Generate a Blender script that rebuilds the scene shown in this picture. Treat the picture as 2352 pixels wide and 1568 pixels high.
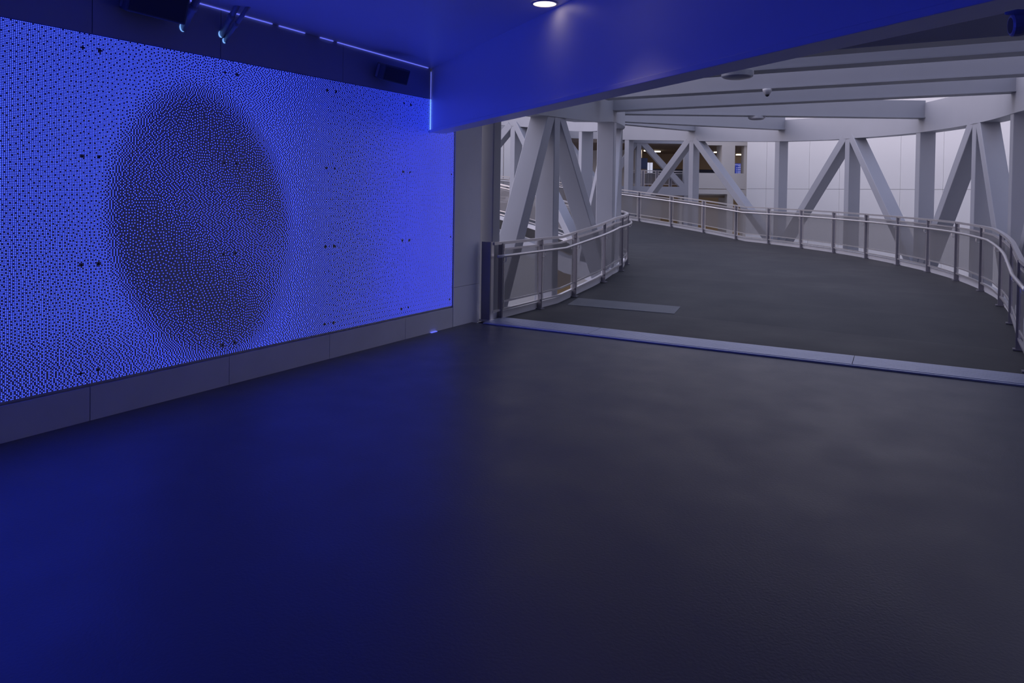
import bpy, math, random
import numpy as np
from mathutils import Vector, Matrix

# ------------------------------------------------------------------ scene, camera, light
for o in list(bpy.data.objects):
    bpy.data.objects.remove(o)
SC = bpy.context.scene
COL = SC.collection
random.seed(4)
F_PX = 1660.0
YAW = math.atan2(2180 - 1176, F_PX)          # wall direction seen from the view axis
PITCH, ROLL = 0.0158, 0.0155
FW = Vector((-math.sin(YAW), math.cos(YAW), 0))
RT = Vector((math.cos(YAW), math.sin(YAW), 0))
EYE = Vector((5.47, 0.0, 1.75))
_z = Vector((0, 0, 1))
_f = FW * math.cos(PITCH) - _z * math.sin(PITCH)
_u0 = FW * math.sin(PITCH) + _z * math.cos(PITCH)
_r = RT * math.cos(ROLL) + _u0 * math.sin(ROLL)
_u = -RT * math.sin(ROLL) + _u0 * math.cos(ROLL)
cam_data = bpy.data.cameras.new('camera')
cam = bpy.data.objects.new('camera', cam_data)
COL.objects.link(cam)
cam.matrix_world = Matrix(((_r.x, _u.x, -_f.x, EYE.x), (_r.y, _u.y, -_f.y, EYE.y), (_r.z, _u.z, -_f.z, EYE.z), (0, 0, 0, 1)))
cam_data.sensor_fit = 'HORIZONTAL'
cam_data.sensor_width = 36.0
cam_data.lens = 36.0 * F_PX / 2352.0
cam_data.shift_y = -(784 - 467) / 2352.0
cam_data.clip_start = 0.05
cam_data.clip_end = 300
SC.camera = cam
SC.view_settings.view_transform = 'Standard'
SC.view_settings.look = 'None'
SC.view_settings.gamma = 1.0
SC.view_settings.use_curve_mapping = False
SC.view_settings.exposure = 0.0

world = bpy.data.worlds.new('dusk_sky')
SC.world = world
world.use_nodes = True
wn = world.node_tree.nodes
wl = world.node_tree.links
wn.clear()
w_out = wn.new('ShaderNodeOutputWorld')
w_bg = wn.new('ShaderNodeBackground')
w_bg.inputs['Strength'].default_value = 1.0
w_tc = wn.new('ShaderNodeTexCoord')
w_sep = wn.new('ShaderNodeSeparateXYZ')
w_ramp = wn.new('ShaderNodeValToRGB')
w_ramp.color_ramp.elements[0].position = 0.0
w_ramp.color_ramp.elements[0].color = (1.0, 0.82, 0.80, 1)
w_ramp.color_ramp.elements[1].position = 0.75
w_ramp.color_ramp.elements[1].color = (0.55, 0.65, 1.05, 1)
e = w_ramp.color_ramp.elements.new(0.30)
e.color = (0.80, 0.74, 0.84, 1)
wl.new(w_tc.outputs['Generated'], w_sep.inputs[0])
wl.new(w_sep.outputs['Z'], w_ramp.inputs[0])
# the western half of the sky glows pink after sunset
w_dot = wn.new('ShaderNodeVectorMath')
w_dot.operation = 'DOT_PRODUCT'
w_dot.inputs[1].default_value = Vector((-0.92, -0.30, 0.25)).normalized()
w_pos = wn.new('ShaderNodeMath')
w_pos.operation = 'MAXIMUM'
w_pos.inputs[1].default_value = 0.0
w_pow = wn.new('ShaderNodeMath')
w_pow.operation = 'POWER'
w_pow.inputs[1].default_value = 2.5
w_glow = wn.new('ShaderNodeMix')
w_glow.data_type = 'RGBA'
w_glow.blend_type = 'ADD'
w_glow.inputs[7].default_value = (2.05, 1.84, 2.08, 1)
w_glow.clamp_factor = True
wl.new(w_tc.outputs['Generated'], w_dot.inputs[0])
wl.new(w_dot.outputs['Value'], w_pos.inputs[0])
wl.new(w_pos.outputs[0], w_pow.inputs[0])
wl.new(w_pow.outputs[0], w_glow.inputs[0])
wl.new(w_ramp.outputs[0], w_glow.inputs[6])
wl.new(w_glow.outputs[2], w_bg.inputs['Color'])
wl.new(w_bg.outputs[0], w_out.inputs[0])


# ------------------------------------------------------------------ materials
def mat(name, col, rough=0.6, metal=0.0, var=0.0, scale=6.0, bump=0.0, emit=None, estr=0.0, stretch=None, rvar=0.0, spec=0.5):
    m = bpy.data.materials.new(name)
    m.use_nodes = True
    nt = m.node_tree
    b = nt.nodes['Principled BSDF']
    b.inputs['Base Color'].default_value = (*col, 1)
    b.inputs['Roughness'].default_value = rough
    b.inputs['Metallic'].default_value = metal
    b.inputs['Specular IOR Level'].default_value = spec
    if var or bump or rvar:
        tc = nt.nodes.new('ShaderNodeTexCoord')
        mp = nt.nodes.new('ShaderNodeMapping')
        if stretch:
            mp.inputs['Scale'].default_value = stretch
        nz = nt.nodes.new('ShaderNodeTexNoise')
        nz.inputs['Scale'].default_value = scale
        nz.inputs['Detail'].default_value = 6
        nt.links.new(tc.outputs['Object'], mp.inputs[0])
        nt.links.new(mp.outputs[0], nz.inputs['Vector'])
        if var:
            mx = nt.nodes.new('ShaderNodeMix')
            mx.data_type = 'RGBA'
            mx.inputs[6].default_value = tuple(c * (1 - var) for c in col) + (1,)
            mx.inputs[7].default_value = tuple(min(1, c * (1 + var)) for c in col) + (1,)
            nt.links.new(nz.outputs['Fac'], mx.inputs[0])
            nt.links.new(mx.outputs[2], b.inputs['Base Color'])
        if rvar:
            mr = nt.nodes.new('ShaderNodeMapRange')
            mr.inputs['From Min'].default_value = 0.3
            mr.inputs['From Max'].default_value = 0.7
            mr.inputs['To Min'].default_value = rough - rvar
            mr.inputs['To Max'].default_value = rough + rvar
            nt.links.new(nz.outputs['Fac'], mr.inputs['Value'])
            nt.links.new(mr.outputs[0], b.inputs['Roughness'])
        if bump:
            n2 = nt.nodes.new('ShaderNodeTexNoise')
            n2.inputs['Scale'].default_value = scale * 30
            n2.inputs['Detail'].default_value = 3
            nt.links.new(mp.outputs[0], n2.inputs['Vector'])
            bp = nt.nodes.new('ShaderNodeBump')
            bp.inputs['Strength'].default_value = bump
            bp.inputs['Distance'].default_value = 0.004
            nt.links.new(n2.outputs['Fac'], bp.inputs['Height'])
            nt.links.new(bp.outputs[0], b.inputs['Normal'])
    if emit:
        b.inputs['Emission Color'].default_value = (*emit, 1)
        b.inputs['Emission Strength'].default_value = estr
    return m


M = {}
M['steel'] = mat('white_painted_steel', (0.34, 0.35, 0.395), 0.5, var=0.06, scale=1.5)
M['floor'] = mat('dark_traffic_coating', (0.066, 0.068, 0.088), 0.43, var=0.14, scale=2.2, bump=0.35, rvar=0.05, spec=0.85)
M['ramp'] = mat('ramp_traffic_coating', (0.036, 0.036, 0.040), 0.62, var=0.28, scale=0.9, bump=0.25, rvar=0.08, spec=0.35)
M['patch'] = mat('worn_light_coating', (0.115, 0.122, 0.138), 0.55, var=0.2, scale=3)
M['wall'] = mat('painted_wall', (0.84, 0.86, 0.94), 0.6, var=0.05, scale=2)
M['plinth'] = mat('plinth_panel', (0.74, 0.75, 0.83), 0.5, var=0.10, scale=2.5)
M['panel'] = mat('perforated_metal', (0.50, 0.50, 0.53), 0.5, metal=0.0, var=0.08, scale=2)
M['soffit'] = mat('soffit_paint', (0.80, 0.80, 0.86), 0.38, var=0.04, scale=1.0)
M['fasciaw'] = mat('upper_wall_panel', (0.50, 0.50, 0.55), 0.55, var=0.06, scale=1.5)
M['white'] = mat('white_metal_panel', (0.68, 0.68, 0.69), 0.55, var=0.03, scale=0.6)
M['beige'] = mat('beige_plaster', (0.60, 0.57, 0.54), 0.7, var=0.04, scale=0.8)
M['brown'] = mat('brown_interior', (0.26, 0.20, 0.15), 0.8, var=0.10, scale=0.6)
M['browndark'] = mat('brown_ceiling', (0.22, 0.17, 0.14), 0.8, var=0.06, scale=0.6)
M['tan'] = mat('ochre_interior_wall', (0.40, 0.29, 0.16), 0.8, var=0.10, scale=0.5)
M['navy'] = mat('navy_panel', (0.03, 0.05, 0.13), 0.5)
M['dark'] = mat('black_plastic', (0.02, 0.02, 0.025), 0.5)
M['speaker'] = mat('speaker_housing', (0.16, 0.16, 0.18), 0.6)
M['speakergrille'] = mat('speaker_grille', (0.09, 0.09, 0.10), 0.7)
M['stainless'] = mat('brushed_stainless', (0.74, 0.71, 0.71), 0.32, metal=0.75, var=0.05, scale=20, stretch=(1, 1, 8))
M['alu'] = mat('ribbed_aluminium', (0.47, 0.50, 0.62), 0.42, metal=0.6, var=0.06, scale=10)
M['post'] = mat('grey_steel_post', (0.26, 0.25, 0.29), 0.4, metal=0.6, var=0.05, scale=8)
M['kerb'] = mat('kerb_paint', (0.62, 0.62, 0.66), 0.6, var=0.10, scale=3)
M['ground'] = mat('pale_concrete', (0.52, 0.52, 0.52), 0.8, var=0.08, scale=0.4)
M['joint'] = mat('dark_joint', (0.05, 0.05, 0.06), 0.8)  # one plain dark colour for the seal and the wall backing
M['conduit'] = mat('painted_conduit', (0.45, 0.45, 0.50), 0.4, metal=0.2)
M['led'] = mat('blue_led', (0.6, 0.7, 0.9), 0.5, emit=(0.030, 0.058, 1.0), estr=4.4)
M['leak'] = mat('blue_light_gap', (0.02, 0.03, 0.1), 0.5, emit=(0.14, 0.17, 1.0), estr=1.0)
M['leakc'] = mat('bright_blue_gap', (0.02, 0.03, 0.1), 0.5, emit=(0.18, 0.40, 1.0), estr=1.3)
M['warm'] = mat('warm_lamp', (1, 0.9, 0.8), 0.5, emit=(1.0, 0.82, 0.66), estr=2.2)
M['tube'] = mat('tube_lamp', (1, 0.9, 0.8), 0.5, emit=(1.0, 0.84, 0.62), estr=9.0)
M['tube_fill'] = mat('added_fill_tube', (1, 0.9, 0.8), 0.5, emit=(1.0, 0.78, 0.50), estr=40.0)
M['trimw'] = mat('white_trim_ring', (0.6, 0.6, 0.62), 0.4)
M['sign'] = mat('blue_sign', (0.03, 0.05, 0.32), 0.4, emit=(0.03, 0.05, 0.35), estr=0.6)
M['signtext'] = mat('white_lettering', (0.7, 0.7, 0.8), 0.5, emit=(0.45, 0.48, 0.75), estr=0.5)
M['lens'] = mat('drum_lamp_diffuser', (0.30, 0.30, 0.36), 0.3)
M['whitesheet'] = mat('glowing_white_board', (0.75, 0.76, 0.8), 0.5, emit=(0.75, 0.78, 0.95), estr=0.45)  # board colour with a faint glow added, though it is no lamp


def mesh_mat():
    m = bpy.data.materials.new('fine_wire_mesh')
    m.use_nodes = True
    nt = m.node_tree
    b = nt.nodes['Principled BSDF']
    b.inputs['Base Color'].default_value = (0.24, 0.235, 0.245, 1)
    b.inputs['Roughness'].default_value = 0.5
    b.inputs['Metallic'].default_value = 0.3
    t = nt.nodes.new('ShaderNodeBsdfTransparent')
    mx = nt.nodes.new('ShaderNodeMixShader')
    mx.inputs[0].default_value = 0.68
    nt.links.new(t.outputs[0], mx.inputs[1])
    nt.links.new(b.outputs[0], mx.inputs[2])
    nt.links.new(mx.outputs[0], nt.nodes['Material Output'].inputs[0])
    return m


M['mesh'] = mesh_mat()


# ------------------------------------------------------------------ helpers
class MB:
    def __init__(s):
        s.v = []
        s.f = []

    def box(s, c, ax, ay, az):
        """box with centre c and half-axis vectors"""
        c, ax, ay, az = Vector(c), Vector(ax), Vector(ay), Vector(az)
        n = len(s.v)
        for i in (-1, 1):
            for j in (-1, 1):
                for k in (-1, 1):
                    s.v.append(tuple(c + ax * i + ay * j + az * k))
        fs = [(0, 1, 3, 2), (4, 6, 7, 5), (0, 4, 5, 1), (2, 3, 7, 6), (0, 2, 6, 4), (1, 5, 7, 3)]
        flip = ax.cross(ay).dot(az) < 0
        for q in fs:
            q = tuple(n + t for t in q)
            s.f.append(q[::-1] if flip else q)
        return s

    def aabb(s, x0, x1, y0, y1, z0, z1):
        return s.box(((x0 + x1) / 2, (y0 + y1) / 2, (z0 + z1) / 2), ((x1 - x0) / 2, 0, 0), (0, (y1 - y0) / 2, 0), (0, 0, (z1 - z0) / 2))

    def prism(s, poly, z0, z1):
        n = len(s.v)
        k = len(poly)
        zz0 = z0 if callable(z0) else (lambda x, y: z0)
        zz1 = z1 if callable(z1) else (lambda x, y: z1)
        for x, y in poly:
            s.v.append((x, y, zz0(x, y)))
        for x, y in poly:
            s.v.append((x, y, zz1(x, y)))
        s.f.append(tuple(n + i for i in range(k))[::-1])
        s.f.append(tuple(n + k + i for i in range(k)))
        for i in range(k):
            j = (i + 1) % k
            s.f.append((n + i, n + j, n + k + j, n + k + i))
        return s

    def tube(s, pts, r, seg=10, caps=True):
        pts = [Vector(p) for p in pts]
        n0 = len(s.v)
        prev = None
        for i, p in enumerate(pts):
            d = (pts[min(i + 1, len(pts) - 1)] - pts[max(i - 1, 0)]).normalized()
            ref = Vector((0, 0, 1)) if abs(d.z) < 0.95 else Vector((1, 0, 0))
            a = d.cross(ref).normalized()
            b = a.cross(d).normalized()
            rr = r[i] if isinstance(r, (list, tuple)) else r
            for k in range(seg):
                t = 2 * math.pi * k / seg
                s.v.append(tuple(p + a * math.cos(t) * rr + b * math.sin(t) * rr))
        for i in range(len(pts) - 1):
            for k in range(seg):
                k2 = (k + 1) % seg
                s.f.append((n0 + i * seg + k, n0 + i * seg + k2, n0 + (i + 1) * seg + k2, n0 + (i + 1) * seg + k))
        if caps:
            s.f.append(tuple(n0 + k for k in range(seg))[::-1])
            e0 = n0 + (len(pts) - 1) * seg
            s.f.append(tuple(e0 + k for k in range(seg)))
        return s

    def sweep(s, stations, prof, closed_ends=True):
        """stations: (origin, radial unit vector, z); prof: list of (dr, dz)"""
        n0 = len(s.v)
        k = len(prof)
        for (x, y, z, rx, ry) in stations:
            for dr, dz in prof:
                s.v.append((x + rx * dr, y + ry * dr, z + dz))
        m = len(stations)
        for i in range(m - 1):
            for j in range(k):
                j2 = (j + 1) % k
                s.f.append((n0 + i * k + j, n0 + i * k + j2, n0 + (i + 1) * k + j2, n0 + (i + 1) * k + j))
        if closed_ends:
            s.f.append(tuple(n0 + j for j in range(k))[::-1])
            s.f.append(tuple(n0 + (m - 1) * k + j for j in range(k)))
        return s

    def build(s, name, material, parent=None, smooth=False, bevel=0.0):
        me = bpy.data.meshes.new(name)
        me.from_pydata(s.v, [], s.f)
        me.materials.append(M[material] if isinstance(material, str) else material)
        if smooth:
            me.polygons.foreach_set('use_smooth', [True] * len(me.polygons))
        o = bpy.data.objects.new(name, me)
        COL.objects.link(o)
        if parent is not None:
            o.parent = parent
            o.matrix_parent_inverse = wmat(parent).inverted()
        if bevel:
            b = o.modifiers.new('bevel', 'BEVEL')
            b.width = bevel
            b.segments = 2
            b.limit_method = 'ANGLE'
        return o


def wmat(o):
    if o.parent is None:
        return o.matrix_basis.copy()
    return wmat(o.parent) @ o.matrix_parent_inverse @ o.matrix_basis


def tag(o, label=None, cat=None, group=None, kind=None):
    if label:
        o['label'] = label
    if cat:
        o['category'] = cat
    if group:
        o['group'] = group
    if kind:
        o['kind'] = kind
    return o


def thing(name, loc, label, cat, group=None):
    o = bpy.data.objects.new(name, None)
    o.empty_display_size = 0.2
    COL.objects.link(o)
    o.location = loc
    o.matrix_basis = Matrix.Translation(loc)
    return tag(o, label, cat, group)


# ---- ramp centre line: straight for a few metres (q < 0, in metres), then a circle (q >= 0, in degrees)
CX, CY = -7.2, 11.5
R_IN, R_OUT = 7.42, 13.40


def pos(R, q):
    if q < 0:
        return CX + R, CY + q, 1.0, 0.0
    t = math.radians(q)
    return CX + R * math.cos(t), CY + R * math.sin(t), math.cos(t), math.sin(t)


def lerp_tab(tab, q):
    if q <= tab[0][0]:
        return tab[0][1]
    for (a, va), (b, vb) in zip(tab, tab[1:]):
        if q <= b:
            return va + (vb - va) * (q - a) / (b - a)
    (a, va), (b, vb) = tab[-2:]
    return vb + (vb - va) / (b - a) * (q - b)


FLOOR_TAB = [(-1.3, -0.006), (0, 0.12), (8, 0.235), (16, 0.26), (28, 0.275), (40, 0.305), (57, 0.345), (76, 0.76), (100, 1.28), (200, 3.2)]
RING_TAB = [(-3.3, 2.87), (0, 3.0), (9, 3.10), (16, 3.12), (28, 3.17), (44, 3.28), (53, 3.37), (68, 3.58), (80, 3.74), (200, 5.4)]


def zf(q):
    return lerp_tab(FLOOR_TAB, q)


def zr(q):
    return lerp_tab(RING_TAB, q)


def stations(R, qs, zfun, dz=0.0):
    out = []
    for q in qs:
        x, y, rx, ry = pos(R, q)
        out.append((x, y, zfun(q) + dz, rx, ry))
    return out


def qrange(q0, q1, step_deg=2.0):
    qs = []
    if q0 < 0:
        k = max(2, int(math.ceil((min(q1, 0) - q0) / 0.35)))
        qs += [q0 + (min(q1, 0) - q0) * i / k for i in range(k)]
        a = 0
    else:
        a = q0
    if q1 > 0:
        k = max(1, int(math.ceil((q1 - a) / step_deg)))
        qs += [a + (q1 - a) * i / k for i in range(k + 1)]
    else:
        qs.append(q1)
    for kq in (-1.3, 8, 57):
        if q0 < kq < q1 and kq not in qs:
            qs.append(kq)
    return sorted(set(qs))


# ------------------------------------------------------------------ setting: concourse
fl = MB().prism([(-0.3, -6), (8.4, -6), (8.4, 8.45), (6.2, 8.30), (0.0, 7.99), (-0.3, 7.99)], -0.25, 0.0).build('floor', 'floor')
tag(fl, kind='structure')

# left wall: backing, plinth panels, upper panels and the plain end bay
W0, W1, WEND = 0.264, 2.862, 7.56
wl_o = MB().aabb(-0.30, 0.0, -6, 8.17, -0.25, 4.1).build('wall_left', 'fasciaw')
tag(wl_o, kind='structure')
MB().aabb(-7.0, -0.30, -6, 3.5, -4.4, 14.0).build('sky_block_mass', 'wall', wl_o)  # unseen mass added behind the wall, sized to block sky light
SEAMS = [6.611 - 1.2145 * i for i in range(9)]
pl_edges = [WEND] + SEAMS
for a, b in zip(pl_edges, pl_edges[1:]):
    MB().aabb(0.0, 0.034, b + 0.003, a - 0.003, -0.02, W0 - 0.012).build('plinth_panel', 'plinth', wl_o)
up_edges = [7.03, 5.55, 4.07, 2.97, 1.5, 0, -1.5, -3.0]
for a, b in zip(up_edges, up_edges[1:]):
    MB().aabb(0.0, 0.026, b + 0.003, a - 0.003, W1 + 0.010, 3.40).build('upper_panel', 'fasciaw', wl_o)
MB().aabb(0.0, 0.036, WEND + 0.004, 8.17, -0.02, 0.505).build('end_panel', 'wall', wl_o)
MB().aabb(0.0, 0.036, WEND + 0.004, 8.17, 0.509, 3.95).build('end_panel', 'wall', wl_o)
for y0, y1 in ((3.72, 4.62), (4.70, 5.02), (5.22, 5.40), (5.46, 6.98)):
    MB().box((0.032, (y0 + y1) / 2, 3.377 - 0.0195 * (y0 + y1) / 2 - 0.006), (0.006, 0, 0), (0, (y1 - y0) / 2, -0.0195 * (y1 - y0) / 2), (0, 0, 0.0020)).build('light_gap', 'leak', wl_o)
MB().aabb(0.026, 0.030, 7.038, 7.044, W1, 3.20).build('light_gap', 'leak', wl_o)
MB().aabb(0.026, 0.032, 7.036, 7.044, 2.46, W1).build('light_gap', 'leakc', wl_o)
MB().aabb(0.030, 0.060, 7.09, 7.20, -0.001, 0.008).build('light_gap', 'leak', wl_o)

# unseen right wall, set close to block light; outer wall meets the curved panels
wr = MB().aabb(8.4, 8.7, -6, 8.45, -4.4, 7.5).build('wall_right', 'fasciaw')
wo = MB().aabb(10.8, 11.1, 7.0, CY, -4.4, 7.5).build('wall_outer', 'white')
tag(wo, kind='structure')
tag(wr, kind='structure')
wb = MB().aabb(-0.3, 11.1, -6.3, -6, -0.25, 4.1).build('wall_back', 'fasciaw')
tag(wb, kind='structure')


def zceil(x, y):
    return 3.377 - 0.0195 * y - 0.02 * x


BE = Vector((0.816, -0.578, 0)).normalized()      # direction of the diagonal edge beam
BN = Vector((-BE.y, BE.x, 0))                     # away from the camera
BP = Vector((0.0, 7.05, 0))


def bp(s, n=0.0):
    p = BP + BE * s + BN * n
    return p.x, p.y


ce = MB().prism([(-0.2, -6), (8.5, -6), bp(10.4, 0.02), bp(0.0, 0.02), (-0.2, 7.2)][0:5], zceil, 14.0).build('ceiling', 'soffit')  # carried far above the soffit as an unseen block against sky light
tag(ce, kind='structure')

# ------------------------------------------------------------------ diagonal edge beam
eb = thing('edge_beam', (3.4, 4.65, 2.46), 'deep diagonal steel beam washed in blue light under the ceiling', 'beam')
s0, s1 = 0.03, 10.32
cm = (s0 + s1) / 2
MB().box((*bp(cm, 0.10), 3.27), BE * ((s1 - s0) / 2), BN * 0.085, (0, 0, 0.80)).build('web', 'soffit', eb)
MB().box((*bp(cm, 0.10), 4.3), BE * ((s1 - s0) / 2), BN * 0.085, (0, 0, 0.24)).build('upstand', 'soffit', eb)
MB().box((*bp(cm, 0.10), 2.473), BE * ((s1 - s0) / 2), BN * 0.108, (0, 0, 0.018)).build('bottom_flange', 'soffit', eb, bevel=0.004)

# roof slab over the start of the ramp
rs = MB().prism([bp(0.3, 0.3), bp(8.4, 0.3), (7.0, 9.0), (-0.3, 9.0)], 3.98, 4.15).build('ceiling_outer', 'soffit')
tag(rs, kind='structure')
rs.name = 'ceiling'

# ------------------------------------------------------------------ ramp deck
QD = qrange(-3.45, 185, 1.5)
rd = MB()
n = len(QD)
NR = 6
top, bot = [], []
for q in QD:
    for j in range(NR + 1):
        R = R_IN - 0.12 + (R_OUT - R_IN + 0.24) * j / NR
        x, y, _, _ = pos(R, q)
        rd.v.append((x, y, zf(q)))
    for j in range(NR + 1):
        R = R_IN - 0.12 + (R_OUT - R_IN + 0.24) * j / NR
        x, y, _, _ = pos(R, q)
        rd.v.append((x, y, zf(q) - 0.30))
k = 2 * (NR + 1)
for i in range(n - 1):
    for j in range(NR):
        a = i * k + j
        rd.f.append((a, a + 1, a + k + 1, a + k))
        a2 = a + NR + 1
        rd.f.append((a2, a2 + k, a2 + k + 1, a2 + 1))
    for j in (0, NR):
        a = i * k + j
        rd.f.append((a, a + k, a + k + NR + 1, a + NR + 1))
rdo = rd.build('floor', 'ramp')
tag(rdo, kind='structure')
MB().prism([(0.38, 10.14), (2.06, 10.28), (2.01, 10.72), (0.32, 10.64)], lambda x, y: zf(y - CY) - 0.01, lambda x, y: zf(y - CY) + 0.004).build('worn_patch', 'patch', rdo)

gr = MB().prism([(-45, -8), (45, -8), (45, 60), (-45, 60)], -4.6, -4.4).build('floor', 'ground')
tag(gr, kind='structure')

# ------------------------------------------------------------------ expansion joint cover between floor and ramp
jc = thing('joint_cover', (3.2, 8.35, 0), 'ribbed aluminium expansion joint cover laid across the floor at the ramp', 'joint cover')
jd = Vector((5.88, 0.29, 0)).normalized()
jn = Vector((-jd.y, jd.x, 0))
jo = Vector((0.23, 8.0, 0))
cuts = [0.0, 1.47, 4.42, 6.3]
for a, b in zip(cuts, cuts[1:]):
    m = MB()
    for i in range(7):
        w = 0.46 / 7
        c = jo + jd * ((a + b) / 2) + jn * (w * (i + 0.5))
        m.box(c + Vector((0, 0, 0.012)), jd * ((b - a) / 2 - 0.003), jn * (w / 2 - 0.004), (0, 0, 0.012))
    m.box(jo + jd * ((a + b) / 2) + jn * 0.23 + Vector((0, 0, 0.009)), jd * ((b - a) / 2 - 0.003), jn * 0.23, (0, 0, 0.009))
    m.build('cover_plate', 'alu', jc)
MB().box(jo + jd * 3.15 - jn * 0.02 + Vector((0, 0, 0.010)), jd * 3.15, jn * 0.016, (0, 0, 0.010)).build('nosing', 'alu', jc, bevel=0.004)
MB().box(jo + jd * 3.15 - jn * 0.042 + Vector((0, 0, -0.001)), jd * 3.15, jn * 0.004, (0, 0, 0.002)).build('seal', 'joint', jc)

# ------------------------------------------------------------------ backlit perforated screen
scr = thing('perforated_screen', (0.02, 2.2, W0), 'blue backlit perforated metal wall screen with a large darker area of sparse dots', 'wall screen')
PITCH_H = 1.2145 / 105
ROWS = 224
y_right = WEND - 0.008
y_left = 1.754
ncol = int((y_right - y_left) / PITCH_H)


def sm(a, b, x):
    t = np.clip((x - a) / (b - a), 0, 1)
    return t * t * (3 - 2 * t)


yy = y_left + (np.arange(ncol) + 0.5) * PITCH_H
zz = W0 + 0.012 + (np.arange(ROWS) + 0.5) * PITCH_H
Y, Z = np.meshgrid(yy, zz)
dens = 0.91 - 0.21 * sm(3.0, 4.3, Y) - 0.23 * sm(4.2, 5.6, Y)
dens -= 0.10 * sm(1.9, 1.1, Z) * sm(4.6, 3.0, Y)
dens -= 0.20 * sm(0.85, 0.40, Z) * sm(4.4, 3.2, Y)
# plain rounded cloud of sparser holes
ang = math.radians(14)
dy, dz_ = Y - 3.98, Z - 1.42
ua = dy * math.cos(ang) + dz_ * math.sin(ang)
va = -dy * math.sin(ang) + dz_ * math.cos(ang)
rad = np.sqrt((ua / 0.92) ** 2 + (va / 1.25) ** 2)
inside = 1 - sm(0.80, 1.06, rad)
cloud = 0.16 + 0.16 * (0.5 + 0.5 * np.sin(ua * 4.0 + va * 3.0 + 1.0)) + 0.10 * sm(0.5, 0.95, rad)
dens = dens * (1 - inside) + cloud * inside
img = dens.copy()
on = np.zeros_like(img, dtype=bool)
for r in range(ROWS):
    row = img[r]
    nxt = img[r + 1] if r + 1 < ROWS else None
    rng = range(ncol) if r % 2 == 0 else range(ncol - 1, -1, -1)
    d = 1 if r % 2 == 0 else -1
    for c in rng:
        v = row[c]
        o_ = v > 0.5
        on[r, c] = o_
        er = v - (1.0 if o_ else 0.0)
        if 0 <= c + d < ncol:
            row[c + d] += er * 0.4375
        if nxt is not None:
            nxt[c] += er * 0.3125
            if 0 <= c - d < ncol:
                nxt[c - d] += er * 0.1875
            if 0 <= c + d < ncol:
                nxt[c + d] += er * 0.0625
BOLT_Z = [W0 + 0.10, W0 + 0.90, W0 + 1.70, W1 - 0.105]
bolts = []
for sy in SEAMS:
    for bz in BOLT_Z:
        bolts += [(sy - 0.062, bz), (sy + 0.062, bz)]
for bz in BOLT_Z:
    bolts.append((WEND - 0.06, bz))
for by, bz in bolts:
    on &= ~(((Y - by) ** 2 + (Z - bz) ** 2) < 0.015 ** 2)
for sy in SEAMS + [WEND]:
    on &= ~(np.abs(Y - sy) < 0.0030)
HEXA = np.array([(math.cos(t), math.sin(t)) for t in np.arange(6) * math.pi / 3 + 0.2])
RAD = PITCH_H * 0.30


def disc_mesh(name, ys, zs, x):
    nd = len(ys)
    co = np.empty((nd, 6, 3), np.float32)
    co[:, :, 0] = x
    co[:, :, 1] = ys[:, None] + HEXA[None, :, 0] * RAD
    co[:, :, 2] = zs[:, None] + HEXA[None, :, 1] * RAD
    me = bpy.data.meshes.new(name)
    me.vertices.add(nd * 6)
    me.vertices.foreach_set('co', co.ravel())
    me.loops.add(nd * 6)
    me.loops.foreach_set('vertex_index', np.arange(nd * 6, dtype=np.int32))
    me.polygons.add(nd)
    me.polygons.foreach_set('loop_start', np.arange(nd, dtype=np.int32) * 6)
    me.update(calc_edges=True)
    me.validate()
    me.materials.append(M['led'])
    return me


PX = 0.022
mb_bolt = MB().tube([(0.0, 0, 0), (0.004, 0, 0)], 0.0080, 10)
last_mesh = None
edges = [WEND] + SEAMS
for i, (b, a) in enumerate(zip(edges, edges[1:])):
    p = MB().aabb(0.0, PX, a + 0.0012, b - 0.0012, W0, W1).build('screen_panel', 'panel', scr)
    if i <= 4:
        sel = on & (Y > a) & (Y < b)
        me = disc_mesh('lit_perforations', Y[sel], Z[sel], PX + 0.0006)
        last_mesh = me
        lo = bpy.data.objects.new('lit_perforations', me)
    else:
        lo = bpy.data.objects.new('lit_perforations', last_mesh)
    COL.objects.link(lo)
    lo.parent = p
    lo.matrix_parent_inverse = wmat(p).inverted()
    if i > 4:
        lo.location = (0, -1.2145 * (i - 4), 0)
    tag(lo, 'glowing blue dot perforations', kind='stuff')
    if i <= 4:
        for by, bz in bolts:
            if a < by < b and by > 2.3:
                q = mb_bolt.build('bolt', 'dark', p)
                q.matrix_basis = Matrix.Translation((PX, by, bz))
                q.matrix_parent_inverse = wmat(p).inverted()

# ------------------------------------------------------------------ wall mounted things above the screen
def loudspeaker(y, z, w, h, label, drop):
    t = thing('wall_loudspeaker', (0.03, y, z), label, 'loudspeaker', 'loudspeakers above the screen')
    tilt = math.radians(18)
    n_ = Vector((math.cos(tilt), -0.25, -math.sin(tilt))).normalized()
    up = Vector((math.sin(tilt), 0, math.cos(tilt)))
    sd = n_.cross(up).normalized()
    up = sd.cross(n_).normalized()
    c = Vector((0.19, y, z))
    MB().box(c, n_ * 0.085, sd * w / 2, up * h / 2).build('cabinet', 'speaker', t, bevel=0.012)
    MB().box(c + n_ * 0.087, n_ * 0.006, sd * (w / 2 - 0.02), up * (h / 2 - 0.018)).build('grille', 'speakergrille', t)
    for s_ in (-1, 1):
        MB().box(c + sd * s_ * (w / 2 + 0.004) - n_ * 0.03, n_ * 0.02, sd * 0.003, up * h * 0.42).build('yoke', 'conduit', t)
    MB().tube([(0.026, y, z + 0.02), (0.12, y, z + 0.01)], 0.02).build('bracket', 'speaker', t)
    return t


loudspeaker(3.36, 3.17, 0.44, 0.22, 'large dark loudspeaker at the top edge of the frame beside the conduits', 0)
loudspeaker(6.14, 3.03, 0.34, 0.17, 'small dark loudspeaker on the wall near the diagonal beam', 0)


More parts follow.
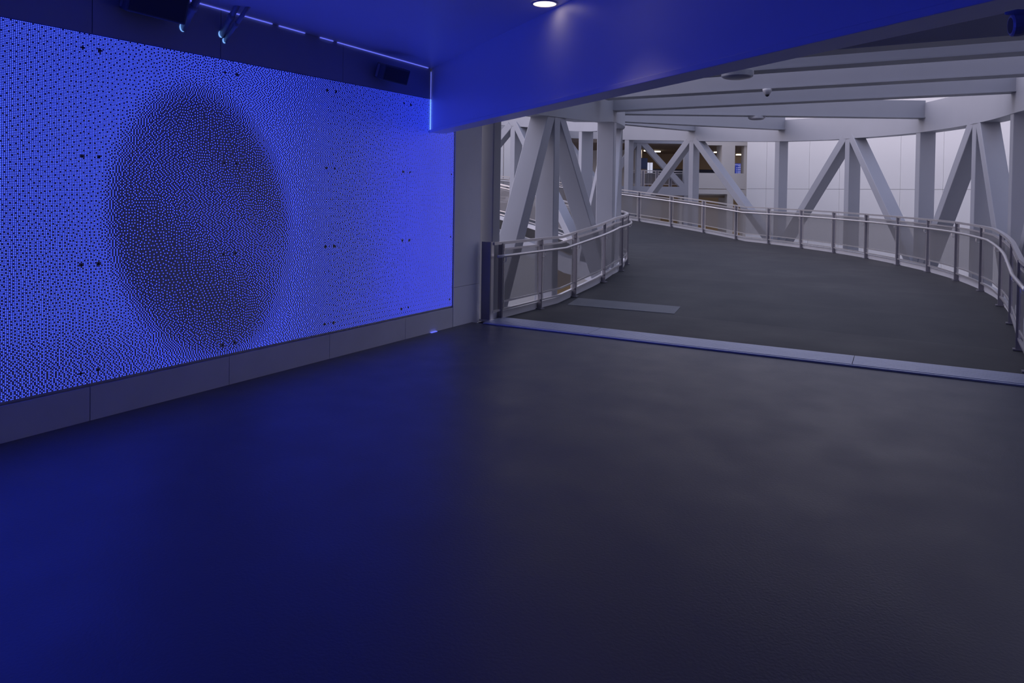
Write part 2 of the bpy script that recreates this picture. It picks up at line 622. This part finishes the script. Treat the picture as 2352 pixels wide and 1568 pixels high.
def conduit(y, z, top, r, label):
    t = thing('conduit', (0.026, y, z), label, 'conduit', 'conduits above the screen')
    p0 = Vector((0.03, y, z))
    p1 = Vector(top)
    d = (p1 - p0).normalized()
    MB().tube([p0 - d * 0.03, p0 + d * 0.3, p1], r, 14).build('pipe', 'conduit', t, smooth=True)
    MB().tube([p0 + d * 0.16, p0 + d * 0.20], r * 1.25, 14).build('coupling', 'conduit', t, smooth=True)
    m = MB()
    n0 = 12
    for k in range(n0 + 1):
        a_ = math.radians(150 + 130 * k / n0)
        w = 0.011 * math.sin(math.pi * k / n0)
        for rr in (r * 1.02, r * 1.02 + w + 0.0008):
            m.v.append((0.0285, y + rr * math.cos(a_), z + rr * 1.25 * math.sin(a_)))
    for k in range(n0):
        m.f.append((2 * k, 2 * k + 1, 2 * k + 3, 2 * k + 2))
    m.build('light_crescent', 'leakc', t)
    return t


conduit(3.715, 3.075, (0.30, 3.715, 3.40), 0.030, 'blue-lit conduit leaving the wall nearest the loudspeaker')
conduit(4.08, 3.09, (0.36, 4.05, 3.40), 0.025, 'upper of two crossing blue-lit conduits')
conduit(4.115, 3.04, (0.44, 4.12, 3.40), 0.019, 'thinner lower of two crossing blue-lit conduits')


# ------------------------------------------------------------------ recessed downlights
def ring_mesh(c, r0, r1, z0, z1, seg=28):
    m = MB()
    for k in range(seg):
        t = 2 * math.pi * k / seg
        for r, z in ((r0, z0), (r1, z0), (r1, z1), (r0, z1)):
            m.v.append((c[0] + r * math.cos(t), c[1] + r * math.sin(t), z))
    for k in range(seg):
        k2 = (k + 1) % seg
        for j in range(4):
            j2 = (j + 1) % 4
            m.f.append((4 * k + j, 4 * k2 + j, 4 * k2 + j2, 4 * k + j2))
    return m


def downlight(x, y, label, power, cone):
    z = zceil(x, y)
    t = thing('downlight', (x, y, z), label, 'ceiling light', 'recessed downlights')
    ring_mesh((x, y), 0.090, 0.108, z - 0.010, z - 0.001).build('trim_ring', 'trimw', t)
    MB().tube([(x, y, z - 0.0065), (x, y, z - 0.0012)], 0.091, 28).build('lamp_lens', 'warm', t)
    l = bpy.data.lights.new('lamp', 'SPOT')
    l.energy = power
    l.color = (1.0, 0.80, 0.64)
    l.spot_size = math.radians(cone)
    l.spot_blend = 0.8
    l.shadow_soft_size = 0.08
    lo = bpy.data.objects.new('lamp', l)
    COL.objects.link(lo)
    lo.parent = t
    lo.location = (0, 0, -0.03)
    return t


downlight(2.74, 4.96, 'round recessed warm downlight at the top edge of the picture', 0.2, 40)
downlight(3.48, 3.96, 'round recessed warm downlight out of frame above the middle of the diagonal beam', 9, 92)

# ------------------------------------------------------------------ roof beams over the ramp
def roof_beam(pa, pb, zb, zt, label, w=0.13):
    pa, pb = Vector(pa), Vector(pb)
    d = (pb - pa)
    L = d.length
    d.normalize()
    nrm = Vector((-d.y, d.x, 0)).normalized()
    mid = (pa + pb) / 2
    t = thing('roof_beam', (mid.x, mid.y, zb), label, 'beam', 'roof beams over the ramp')
    MB().box((mid.x, mid.y, (zb + zt) / 2 + 0.012), d * (L / 2), nrm * w, (0, 0, (zt - zb) / 2 - 0.012)).build('web', 'steel', t)
    MB().box((mid.x, mid.y, zb + 0.010), d * (L / 2), nrm * (w + 0.03), (0, 0, 0.010)).build('bottom_flange', 'steel', t)
    return t


ZB = 3.40
roof_beam((0.25, 8.98, 0), (6.35, 8.98, 0), ZB, 3.97, 'nearest straight roof beam just behind the diagonal beam')
roof_beam((0.25, 9.98, 0), (6.35, 9.98, 0), ZB, 3.97, 'second straight roof beam, carrying the larger drum lamp')
roof_beam((0.25, 11.72, 0), (6.35, 11.72, 0), ZB, 3.97, 'third straight roof beam, carrying the dome camera')
for th_, zin, zout, lab in ((9.3, 3.30, 3.42, 'curved-bay roof beam ending at the ring near the right edge'),
                            (27.5, 3.49, 3.46, 'long roof beam with bright wall showing above it'),
                            (52.0, 3.66, 3.69, 'roof beam meeting the outer ring over the third far post'),
                            (67.9, 3.90, 3.91, 'farthest roof beam meeting the ring above the footbridge'),
                            (92, 4.05, 4.1, 'roof beam beyond the inner truss on the far side'),
                            (116, 4.4, 4.45, 'roof beam on the far left of the ring')):
    x0, y0, _, _ = pos(7.3, th_)
    x1, y1, _, _ = pos(13.68, th_)
    pa, pb = Vector((x0, y0, zin)), Vector((x1, y1, zout))
    d = pb - pa
    L = d.length
    dn = d.normalized()
    nrm = Vector((-dn.y, dn.x, 0)).normalized()
    up = dn.cross(nrm)
    if up.z < 0:
        up = -up
    t = thing('roof_beam', tuple((pa + pb) / 2), lab, 'beam', 'roof beams over the ramp')
    hgt = 0.36
    mid = (pa + pb) / 2
    MB().box(mid + up * (hgt / 2 + 0.01), dn * L / 2, nrm * 0.13, up * (hgt / 2)).build('web', 'steel', t)
    MB().box(mid + up * 0.010, dn * (L / 2 - 0.01), nrm * 0.155, up * 0.010).build('bottom_flange', 'steel', t)


# ------------------------------------------------------------------ ring trusses
def truss(name, Rc, qlist, ringh, label, q0, q1):
    """qlist: (q, node at top?)"""
    x, y, _, _ = pos(Rc, 20)
    t = thing(name, (x, y, 0), label, 'steel truss', 'ring trusses of the ramp')
    RH, TH = 0.165, 0.095
    qs = qrange(q0, q1, 2.0)
    MB().sweep(stations(Rc, qs, zr), [(-0.175, 0), (0.175, 0), (0.175, ringh), (-0.175, ringh)]).build('ring_beam', 'steel', t)
    MB().sweep(stations(Rc, qs, zf), [(-0.15, -0.75), (0.15, -0.75), (0.15, -0.33), (-0.15, -0.33)]).build('bottom_chord', 'steel', t)

    def pt(q, z):
        x, y, rx, ry = pos(Rc, q)
        return Vector((x, y, z)), Vector((rx, ry, 0))
    for q, nd in qlist:
        p, r = pt(q, 0)
        tg = Vector((-r.y, r.x, 0))
        za, zb = zf(q) - 0.40, zr(q) + 0.01
        MB().box((p.x, p.y, (za + zb) / 2), r * RH, tg * TH, (0, 0, (zb - za) / 2)).build('post', 'steel', t, bevel=0.012)
    for (qa, na), (qb, nb) in zip(qlist, qlist[1:]):
        top, low = (qa, qb) if na else (qb, qa)
        pt_, r1 = pt(top, zr(top) - 0.02)
        pl_, r2 = pt(low, zf(low) - 0.15)
        hd = (pl_ - pt_)
        hd.z = 0
        hd.normalize()
        a = pt_ + hd * 0.20
        b = pl_ - hd * 0.10
        d = (b - a)
        L = d.length
        d.normalize()
        rr = (r1 + r2).normalized()
        rr = (rr - d * rr.dot(d)).normalized()
        nn = d.cross(rr).normalized()
        a2 = a - d * 0.10
        L += 0.10
        MB().box(a2 + d * L / 2, d * L / 2, rr * RH * 0.97, nn * 0.105).build('diagonal_brace', 'steel', t, bevel=0.012)
    return t


OUT_Q = [(-3.0, False), (-1.2, True), (9.8, False), (17.8, True), (28.2, False), (40.6, True), (52.8, False), (68.0, True), (79.6, False), (92, True), (104, False), (116, True), (128, False), (140, True), (152, False), (164, True), (176, False)]
IN_Q = [(-3.07, False), (-1.30, True), (10.0, False), (29, True), (50, False), (77, True), (100, False), (122, True), (144, False), (166, True), (182, False)]
truss('outer_ring_truss', 13.85, OUT_Q, 0.62, 'outer curved white steel truss standing against the pale panel wall', -3.4, 184)
truss('inner_ring_truss', 7.16, IN_Q, 0.62, 'inner curved white steel truss beside the short railing', -3.28, 184)


# ------------------------------------------------------------------ railings
def railing(name, R, side, posts, label, q0, q1):
    """side: +1 when the ramp lies at larger radius than the rail"""
    x, y, _, _ = pos(R, posts[3])
    t = thing(name, (x, y, zf(posts[3])), label, 'railing', 'ramp guardrails')
    qs = qrange(q0, q1, 1.5)

    def swp(nm, rad, dz, w, h, mt, a=q0, b=q1):
        return MB().sweep(stations(rad, qrange(a, b, 1.5), zf, dz), [(-w, -h), (w, -h), (w, h), (-w, h)]).build(nm, mt, t)
    swp('top_rail', R, 1.055, 0.027, 0.019, 'stainless')
    swp('bottom_rail', R, 0.135, 0.016, 0.013, 'stainless')
    swp('kerb', R - side * 0.085, 0.045, 0.045, 0.055, 'kerb')
    hr = MB().tube([(x_, y_, z_) for x_, y_, z_, _, _ in stations(R + side * 0.085, qs, zf, 0.885)], 0.021, 10).build('handrail', 'stainless', t, smooth=True)
    deg = 180 / math.pi / R

    def mv(q, ds):           # move along the path by metres
        if q < 0:
            s = q + ds
            return s if s <= 0 else s * deg
        s = q / deg + ds
        return s * deg if s >= 0 else s
    for q in posts:
        x, y, rx, ry = pos(R, q)
        z = zf(q)
        r = Vector((rx, ry, 0))
        tg = Vector((-ry, rx, 0))
        MB().box((x, y, z + 0.525), r * 0.034, tg * 0.013, (0, 0, 0.525)).build('post', 'post', t)
        MB().box((x, y, z + 0.008), r * 0.06, tg * 0.05, (0, 0, 0.008)).build('base_plate', 'post', t)
        p = Vector((x, y, z))
        MB().tube([p + r * side * 0.02 + Vector((0, 0, 0.80)), p + r * side * 0.07 + Vector((0, 0, 0.795)), p + r * side * 0.085 + Vector((0, 0, 0.815)), p + r * side * 0.085 + Vector((0, 0, 0.87))], 0.007, 6).build('bracket', 'stainless', hr)
    for qa, qb in zip(posts, posts[1:]):
        a, b = mv(qa, 0.072), mv(qb, -0.072)
        st = qrange(a, b, 1.5)
        m = MB()
        m.sweep(stations(R, st, zf, 0.965), [(-0.013, -0.013), (0.013, -0.013), (0.013, 0.013), (-0.013, 0.013)])
        m.sweep(stations(R, st, zf, 0.242), [(-0.013, -0.012), (0.013, -0.012), (0.013, 0.012), (-0.013, 0.012)])
        for q in (a, b):
            x, y, rx, ry = pos(R, q)
            m.box((x, y, zf(q) + 0.59), Vector((rx, ry, 0)) * 0.012, Vector((-ry, rx, 0)) * 0.009, (0, 0, 0.45))
        for qe in (mv(a, -0.04), mv(b, 0.04)):
            x, y, rx, ry = pos(R, qe)
            for hz in (0.965, 0.242):
                m.box((x, y, zf(qe) + hz), Vector((rx, ry, 0)) * 0.008, Vector((-ry, rx, 0)) * 0.04, (0, 0, 0.006))
        fr = m.build('panel_frame', 'stainless', t)
        mm = MB()
        ss = stations(R, st, zf, 0)
        for (x, y, z, rx, ry) in ss:
            mm.v += [(x, y, z + 0.255), (x, y, z + 0.952)]
        for i in range(len(ss) - 1):
            mm.f.append((2 * i, 2 * i + 2, 2 * i + 3, 2 * i + 1))
        mm.build('mesh_panel', 'mesh', fr)
    return t


POUT = [-2.5, -1.25, -0.05] + [5.3 + 5.92 * i for i in range(26)]
POUT[2] = 0.0
railing('guardrail', R_OUT, -1, POUT, 'long curved stainless railing with mesh panels along the outer edge of the ramp', -3.0, 153)
PIN = [-3.09, -1.97, -0.80, 3.0, 12.4] + [21.5 + 9.1 * i for i in range(17)]
rin = railing('guardrail', R_IN, 1, PIN, 'short curved stainless railing with mesh panels round the inner edge of the ramp', -3.30, 167)
MB().aabb(CX + R_IN - 0.13, CX + R_IN + 0.01, 8.125, 8.150, 0.03, 1.075).build('end_plate', 'post', rin)
MB().aabb(CX + R_IN - 0.02, CX + R_IN + 0.01, 8.150, 8.215, 0.03, 1.075).build('end_post', 'stainless', rin)
MB().aabb(CX + R_IN - 0.15, CX + R_IN + 0.02, 8.115, 8.235, 0.0, 0.03).build('end_base', 'stainless', rin)

# ------------------------------------------------------------------ drum lamps and dome camera on the roof beams
def drum_lamp(x, y, z, r, h, label):
    t = thing('drum_lamp', (x, y, z), label, 'ceiling light', 'drum lamps under the roof beams')
    MB().tube([(x, y, z - h), (x, y, z)], r, 36).build('housing', 'steel', t, smooth=False)
    m = MB()
    pts, rr = [], []
    for k in range(6):
        a = k / 5 * math.pi / 2
        pts.append((x, y, z - h - 0.035 * math.sin(a)))
        rr.append(max(0.004, (r - 0.004) * math.cos(a)))
    m.tube(pts, rr, 36)
    m.build('diffuser', 'lens', t, smooth=True)
    for s_ in (-1, 1):
        MB().aabb(x + s_ * (r + 0.004) - 0.006, x + s_ * (r + 0.004) + 0.006, y - 0.02, y + 0.02, z - h + 0.01, z).build('clip', 'trimw', t)
    return t


drum_lamp(3.02, 9.80, ZB, 0.20, 0.07, 'larger round drum lamp under the second roof beam')
xl, yl, _, _ = pos(10.2, 27.5)
drum_lamp(xl, yl, 3.475, 0.17, 0.05, 'small round drum lamp under the long roof beam')
dcam = thing('dome_camera', (3.03, 11.6, ZB), 'small white dome camera hanging under the third roof beam', 'security camera')
MB().tube([(3.03, 11.6, ZB), (3.03, 11.6, ZB - 0.03), (3.03, 11.6, ZB - 0.085)], [0.075, 0.070, 0.036], 20).build('housing', 'trimw', dcam, smooth=True)
MB().tube([(3.03, 11.6, ZB - 0.083), (3.03, 11.6, ZB - 0.105), (3.03, 11.6, ZB - 0.117)], [0.034, 0.028, 0.010], 20).build('dome', 'dark', dcam, smooth=True)

# ------------------------------------------------------------------ blue-lit spotlight hung behind the diagonal beam at the right edge
def world_at(px, py, dep):
    return EYE + (_r * ((px - 1176) / F_PX) - _u * ((py - 467) / F_PX) + _f) * dep


DS = 2.0
spt = thing('spotlight', tuple(world_at(2345, 55, DS)), 'blue-lit spotlight head on a pipe arm at the right edge', 'spotlight')
c0 = world_at(2342, 57, DS)
ax = (RT * 0.93 + FW * -0.30 + Vector((0, 0, 0.05))).normalized()
MB().tube([c0 - ax * 0.022, c0 - ax * 0.018, c0 - ax * 0.004, c0 + ax * 0.03, c0 + ax * 0.10], [0.026, 0.031, 0.032, 0.029, 0.025], 18).build('head', 'conduit', spt)
MB().tube([c0 - ax * 0.0225, c0 - ax * 0.0205], 0.022, 18).build('lens', 'dark', spt)
a0 = world_at(2308, 31, DS)
up_ = Vector((0, 0, 1))
MB().tube([a0, a0 + ax * 0.03, a0 + ax * 0.06 - up_ * 0.008, a0 + ax * 0.14 - up_ * 0.035], [0.004, 0.009, 0.011, 0.011], 12).build('arm', 'conduit', spt, smooth=True)
MB().tube([a0 + ax * 0.10 - up_ * 0.02, c0 + ax * 0.06], 0.006, 8).build('yoke', 'conduit', spt)
b0 = a0 + ax * 0.14 - up_ * 0.035
MB().tube([b0, Vector((b0.x, b0.y, zceil(b0.x, b0.y)))], 0.011, 10).build('drop_rod', 'conduit', spt)

# ------------------------------------------------------------------ curved panel wall behind the ramp
RW = 18.0
cw = thing('wall_curved', (CX + RW, CY, -4.4), None, None)
cw['kind'] = 'structure'
cuts = [70.6, 67.9, 62.2, 58.3, 50.9, 46.0, 38.5, 31, 23.5, 16, 8, 0]
rows = [(-4.4, -1.5), (-1.49, 2.012), (2.022, 5.0), (5.01, 7.5)]
for a, b in zip(cuts, cuts[1:]):
    for z0, z1 in rows:
        g = 0.014
        qs = [b + g + (a - b - 2 * g) * i / 4 for i in range(5)]
        MB().sweep(stations(RW, qs, lambda q: 0.0), [(0, z0), (0.06, z0), (0.06, z1), (0, z1)]).build('wall_panel', 'white', cw)
MB().sweep(stations(RW + 0.08, [70.6 * i / 36 for i in range(37)], lambda q: 0.0), [(0, -4.4), (0.25, -4.4), (0.25, 7.5), (0, 7.5)]).build('backing', 'joint', cw)
cw2 = thing('wall_far', (CX, CY + 19, -4.4), None, None)
cw2['kind'] = 'structure'
for i in range(12):
    a, b = 88 + 10 * i, 98 + 10 * i
    for z0, z1 in rows:
        qs = [a + 0.05 + (b - a - 0.1) * k_ / 5 for k_ in range(6)]
        MB().sweep(stations(19.5, qs, lambda q: 0.0), [(0, z0), (0.2, z0), (0.2, z1), (0, z1)]).build('wall_panel', 'white', cw2)


# ------------------------------------------------------------------ far building, parallel to the view
def horizon(px):
    return 441.4 + 0.0155 * (px - 1176)


def fu(px, d):
    return (px - 1176) / F_PX * d


def fz(px, py, d):
    return EYE.z - (py - horizon(px)) / F_PX * d


def slab(m, u0, u1, d0, d1, z0, z1):
    o = Vector((EYE.x, EYE.y, 0))
    c = o + RT * ((u0 + u1) / 2) + FW * ((d0 + d1) / 2) + Vector((0, 0, (z0 + z1) / 2))
    return m.box(c, RT * abs(u1 - u0) / 2, FW * abs(d1 - d0) / 2, (0, 0, abs(z1 - z0) / 2))


D = 28.3


def U(px):
    return fu(px, D)


def Zp(py, px=1640):
    return fz(px, py, D)


bld = thing('far_building', tuple(Vector((EYE.x, EYE.y, 0)) + RT * U(1640) + FW * D), 'beige two-storey building with lit open galleries beyond the ramp', 'building')
zt = 7.5
uL, uR = U(1592), U(1714)
slab(MB(), uL, uR, D, D + 0.35, Zp(434), Zp(398)).build('parapet', 'beige', bld)
slab(MB(), uL, uR, D, D + 0.35, Zp(446), Zp(434) - 0.02).build('spandrel', 'beige', bld)
slab(MB(), uL, uR, D + 0.02, D + 0.35, Zp(334), zt).build('upper_wall', 'beige', bld)
slab(MB(), U(1656), U(1686), D + 0.005, D + 0.75, Zp(398), Zp(334)).build('pier', 'beige', bld)
slab(MB(), U(1670), U(1684), D + 0.005, D + 1.2, -4.4, Zp(446)).build('pier', 'beige', bld)
slab(MB(), U(1709), uR + 0.5, D + 0.1, D + 0.5, -4.4, zt).build('end_wall', 'beige', bld)
zfl = Zp(440)
slab(MB(), U(1380) - 2, uR + 4, D + 0.36, D + 11, zfl - 0.25, zfl).build('upper_floor', 'brown', bld)
slab(MB(), U(1380) - 2, uR + 4, D + 0.36, D + 11, Zp(331), Zp(331) + 0.3).build('upper_ceiling', 'browndark', bld)
slab(MB(), U(1380) - 2, uR + 4, D + 9.0, D + 9.3, zfl, Zp(331)).build('upper_back_wall', 'brown', bld)
slab(MB(), U(1380) - 2, uR + 4, D + 8.9, D + 8.99, zfl + 0.75, zfl + 1.45).build('back_band', 'navy', bld)
slab(MB(), U(1380) - 2, uR + 4, D + 7.4, D + 7.7, Zp(331) - 0.75, Zp(331)).build('downstand', 'brown', bld)
slab(MB(), U(1380), uR, D + 0.36, D + 9, Zp(449) , Zp(449) + 0.15).build('lower_ceiling', 'beige', bld)
slab(MB(), U(1380) - 2, uR + 4, D + 6.0, D + 6.3, -4.4, Zp(449)).build('lower_back_wall', 'tan', bld)
slab(MB(), U(1380), uR, D - 2, D + 6.3, -1.3, -1.1).build('lower_floor', 'beige', bld)
slab(MB(), U(1445), U(1500), D + 0.4, D + 0.7, -4.4, Zp(449)).build('lower_wall', 'beige', bld)
slab(MB(), U(1500), U(1515), D + 1.8, D + 2.1, -4.4, Zp(449)).build('lower_wall', 'tan', bld)
slab(MB(), U(1566), U(1592), D + 0.4, D + 0.7, -4.4, Zp(449)).build('lower_wall', 'beige', bld)
slab(MB(), U(1515), U(1566), D + 4.0, D + 4.3, -4.4, Zp(449)).build('lower_wall', 'beige', bld)
for px, d, w, lab in ((1483, 4.5, 0.22, 'small round-looking warm lamp at the left of the far upper gallery ceiling'),
                      (1503, 5.0, 0.45, 'bright warm tube lamp above the crossing braces of the footbridge'),
                      (1650.5, 4.8, 0.5, 'warm tube lamp beside the pier of the far building'),
                      (1508, 8.3, 0.6, 'dim deep-set tube lamp above the white boards in the far gallery'),
                      (1701, 6.5, 0.5, 'tube lamp above the blue direction sign in the far building')):
    u = fu(px, D + d)
    z = Zp(331) - 0.005
    t = thing('tube_lamp', tuple(Vector((EYE.x, EYE.y, z)) + RT * u + FW * (D + d)), lab, 'ceiling light', 'tube lamps in the far building')
    slab(MB(), u - w / 2, u + w / 2, D + d - 0.06, D + d + 0.06, z - 0.06, z - 0.02).build('tube', 'tube', t)
    slab(MB(), u - w / 2 - 0.03, u + w / 2 + 0.03, D + d - 0.09, D + d + 0.09, z - 0.02, z).build('tray', 'trimw', t)
u = fu(1648, D + 2.4)  # extra tube added to brighten the lower gallery
z = Zp(449) - 0.01
t = thing('tube_lamp', tuple(Vector((EYE.x, EYE.y, z)) + RT * u + FW * (D + 2.4)), 'added fill tube brightening the far lower gallery below the parapet', 'ceiling light', 'tube lamps in the far building')
slab(MB(), u - 0.18, u + 0.18, D + 2.33, D + 2.47, z - 0.07, z - 0.01).build('tube', 'tube_fill', t)
slab(MB(), u - 0.33, u + 0.33, D + 2.27, D + 2.53, z - 0.01, z + 0.0).build('tray', 'trimw', t)

# sign and boards
sg = thing('direction_sign', tuple(Vector((EYE.x, EYE.y, 2.6)) + RT * fu(1697, D + 0.8) + FW * (D + 0.8)), 'small blue direction sign with white lettering behind the far parapet', 'sign')
ds = D + 0.8
slab(MB(), fu(1687.5, ds), fu(1706.5, ds), ds, ds + 0.05, fz(1697, 402, ds), fz(1697, 376, ds)).build('board', 'sign', sg)
for txt, py, h in (('WALKWAY', 379.2, 0.075), ('TO:', 382.3, 0.065)):
    cu = bpy.data.curves.new('lettering', 'FONT')
    cu.body = txt
    cu.size = h * 1.05
    cu.align_x = 'CENTER'
    cu.align_y = 'CENTER'
    cu.extrude = 0.002
    to = bpy.data.objects.new('lettering', cu)
    COL.objects.link(to)
    dg = bpy.context.evaluated_depsgraph_get()
    me = bpy.data.meshes.new_from_object(to.evaluated_get(dg))
    bpy.data.objects.remove(to)
    me.materials.clear()
    me.materials.append(M['signtext'])
    to = bpy.data.objects.new('lettering', me)
    COL.objects.link(to)
    to.parent = sg
    P = Vector((EYE.x, EYE.y, fz(1697, py, ds))) + RT * fu(1697, ds) + FW * (ds - 0.004)
    rot = Matrix((RT, Vector((0, 0, 1)), -FW)).transposed().to_4x4()
    to.matrix_parent_inverse = wmat(sg).inverted()
    to.matrix_basis = Matrix.Translation(P) @ rot
for py, w in ((385.5, 10.5), (389.5, 8), (393.5, 8), (397.2, 9)):
    m = MB()
    slab(m, fu(1692.8, ds), fu(1692.8 + w, ds), ds - 0.006, ds, fz(1697, py + 0.7, ds), fz(1697, py - 0.7, ds))
    slab(m, fu(1689.6, ds), fu(1691.2, ds), ds - 0.006, ds, fz(1697, py + 0.8, ds), fz(1697, py - 0.8, ds))
    m.build('text_line', 'signtext', sg)
kb = thing('navy_partition', tuple(Vector((EYE.x, EYE.y, zfl)) + RT * fu(1479, D + 1.2) + FW * (D + 1.2)), 'navy blue partition standing in the far upper gallery', 'partition')
slab(MB(), fu(1466, D + 1.2), fu(1485.5, D + 1.2), D + 1.2, D + 1.5, zfl, fz(1479, 363.5, D + 1.2)).build('panel', 'navy', kb)
slab(MB(), fu(1468, D + 1.1), fu(1484, D + 1.1), D + 1.1, D + 1.2, zfl, fz(1479, 389, D + 1.1)).build('base_panel', 'brown', kb)
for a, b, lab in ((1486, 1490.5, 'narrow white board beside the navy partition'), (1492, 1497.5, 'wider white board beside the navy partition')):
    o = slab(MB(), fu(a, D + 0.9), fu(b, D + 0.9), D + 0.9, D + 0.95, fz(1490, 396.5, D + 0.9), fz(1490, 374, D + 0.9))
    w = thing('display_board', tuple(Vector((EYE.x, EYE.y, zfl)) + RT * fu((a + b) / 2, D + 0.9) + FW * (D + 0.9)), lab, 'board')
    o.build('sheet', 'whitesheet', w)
    uc = fu((a + b) / 2, D + 0.92)
    slab(MB(), uc - 0.015, uc + 0.015, D + 0.95, D + 0.98, zfl, fz(1490, 376, D + 0.9)).build('stand', 'post', w)

# ------------------------------------------------------------------ footbridge truss in front of the building
DB = 26.9


def Ub(px):
    return fu(px, DB)


def Zb(py, px=1520):
    return fz(px, py, DB)


fb = thing('footbridge', tuple(Vector((EYE.x, EYE.y, 0)) + RT * Ub(1520) + FW * DB), 'pale blue truss footbridge seen behind the outer ring posts', 'footbridge')
slab(MB(), Ub(1395), Ub(1594), DB, DB + 0.3, Zb(330), Zb(321)).build('top_chord', 'steel', fb)
slab(MB(), Ub(1395), Ub(1594), DB - 0.02, DB + 0.3, Zb(449), Zb(429)).build('bottom_chord', 'steel', fb)
slab(MB(), Ub(1460.5), Ub(1471), DB + 0.01, DB + 0.29, Zb(430), Zb(329)).build('post', 'steel', fb)
slab(MB(), Ub(1571), Ub(1594), DB + 0.01, DB + 0.29, -4.4, Zb(329)).build('post', 'steel', fb)
slab(MB(), Ub(1400), Ub(1410), DB + 0.01, DB + 0.29, -4.4, Zb(329)).build('post', 'steel', fb)


def brace(pa, pb, w):
    o = Vector((EYE.x, EYE.y, 0)) + FW * (DB + 0.15)
    a = o + RT * Ub(pa[0]) + Vector((0, 0, Zb(pa[1])))
    b = o + RT * Ub(pb[0]) + Vector((0, 0, Zb(pb[1])))
    d = (b - a)
    L = d.length
    d.normalize()
    nn = d.cross(FW).normalized()
    MB().box((a + b) / 2, d * L / 2, FW * 0.13, nn * w).build('diagonal_brace', 'steel', fb)


brace((1473, 327), (1572, 432), 0.10)
brace((1459, 327), (1402, 420), 0.10)
slab(MB(), Ub(1395), Ub(1594), DB + 0.3, D + 0.5, Zb(440), Zb(432)).build('deck', 'beige', fb)
fr = thing('bridge_railing', tuple(Vector((EYE.x, EYE.y, Zb(430))) + RT * Ub(1520) + FW * (DB + 0.5)), 'small mesh railing along the far footbridge', 'railing')
dr = DB + 0.5
for py, h in ((393.5, 0.022), (398.5, 0.014), (424, 0.014)):
    slab(MB(), fu(1440, dr), fu(1575, dr), dr - 0.02, dr + 0.02, fz(1520, py, dr) - h, fz(1520, py, dr) + h).build('rail', 'stainless', fr)
pp = [1444, 1475.5, 1507.5, 1538.5, 1570]
for px in pp:
    slab(MB(), fu(px, dr) - 0.03, fu(px, dr) + 0.03, dr - 0.03, dr + 0.03, fz(1520, 430, dr), fz(1520, 393.5, dr)).build('post', 'post', fr)
for a, b in zip(pp, pp[1:]):
    m = MB()
    for q in (a + 2.6, b - 2.6):
        slab(m, fu(q, dr) - 0.018, fu(q, dr) + 0.018, dr - 0.018, dr + 0.018, fz(1520, 429, dr), fz(1520, 394, dr))
    f_ = m.build('panel_frame', 'stainless', fr)
    o = Vector((EYE.x, EYE.y, 0)) + FW * dr
    z0, z1 = fz(1520, 423.8, dr), fz(1520, 399, dr)
    m = MB()
    p0, p1 = o + RT * fu(a + 2.8, dr), o + RT * fu(b - 2.8, dr)
    m.v = [(p0.x, p0.y, z0), (p1.x, p1.y, z0), (p1.x, p1.y, z1), (p0.x, p0.y, z1)]
    m.f = [(0, 1, 2, 3)]
    m.build('mesh_panel', 'mesh', f_)
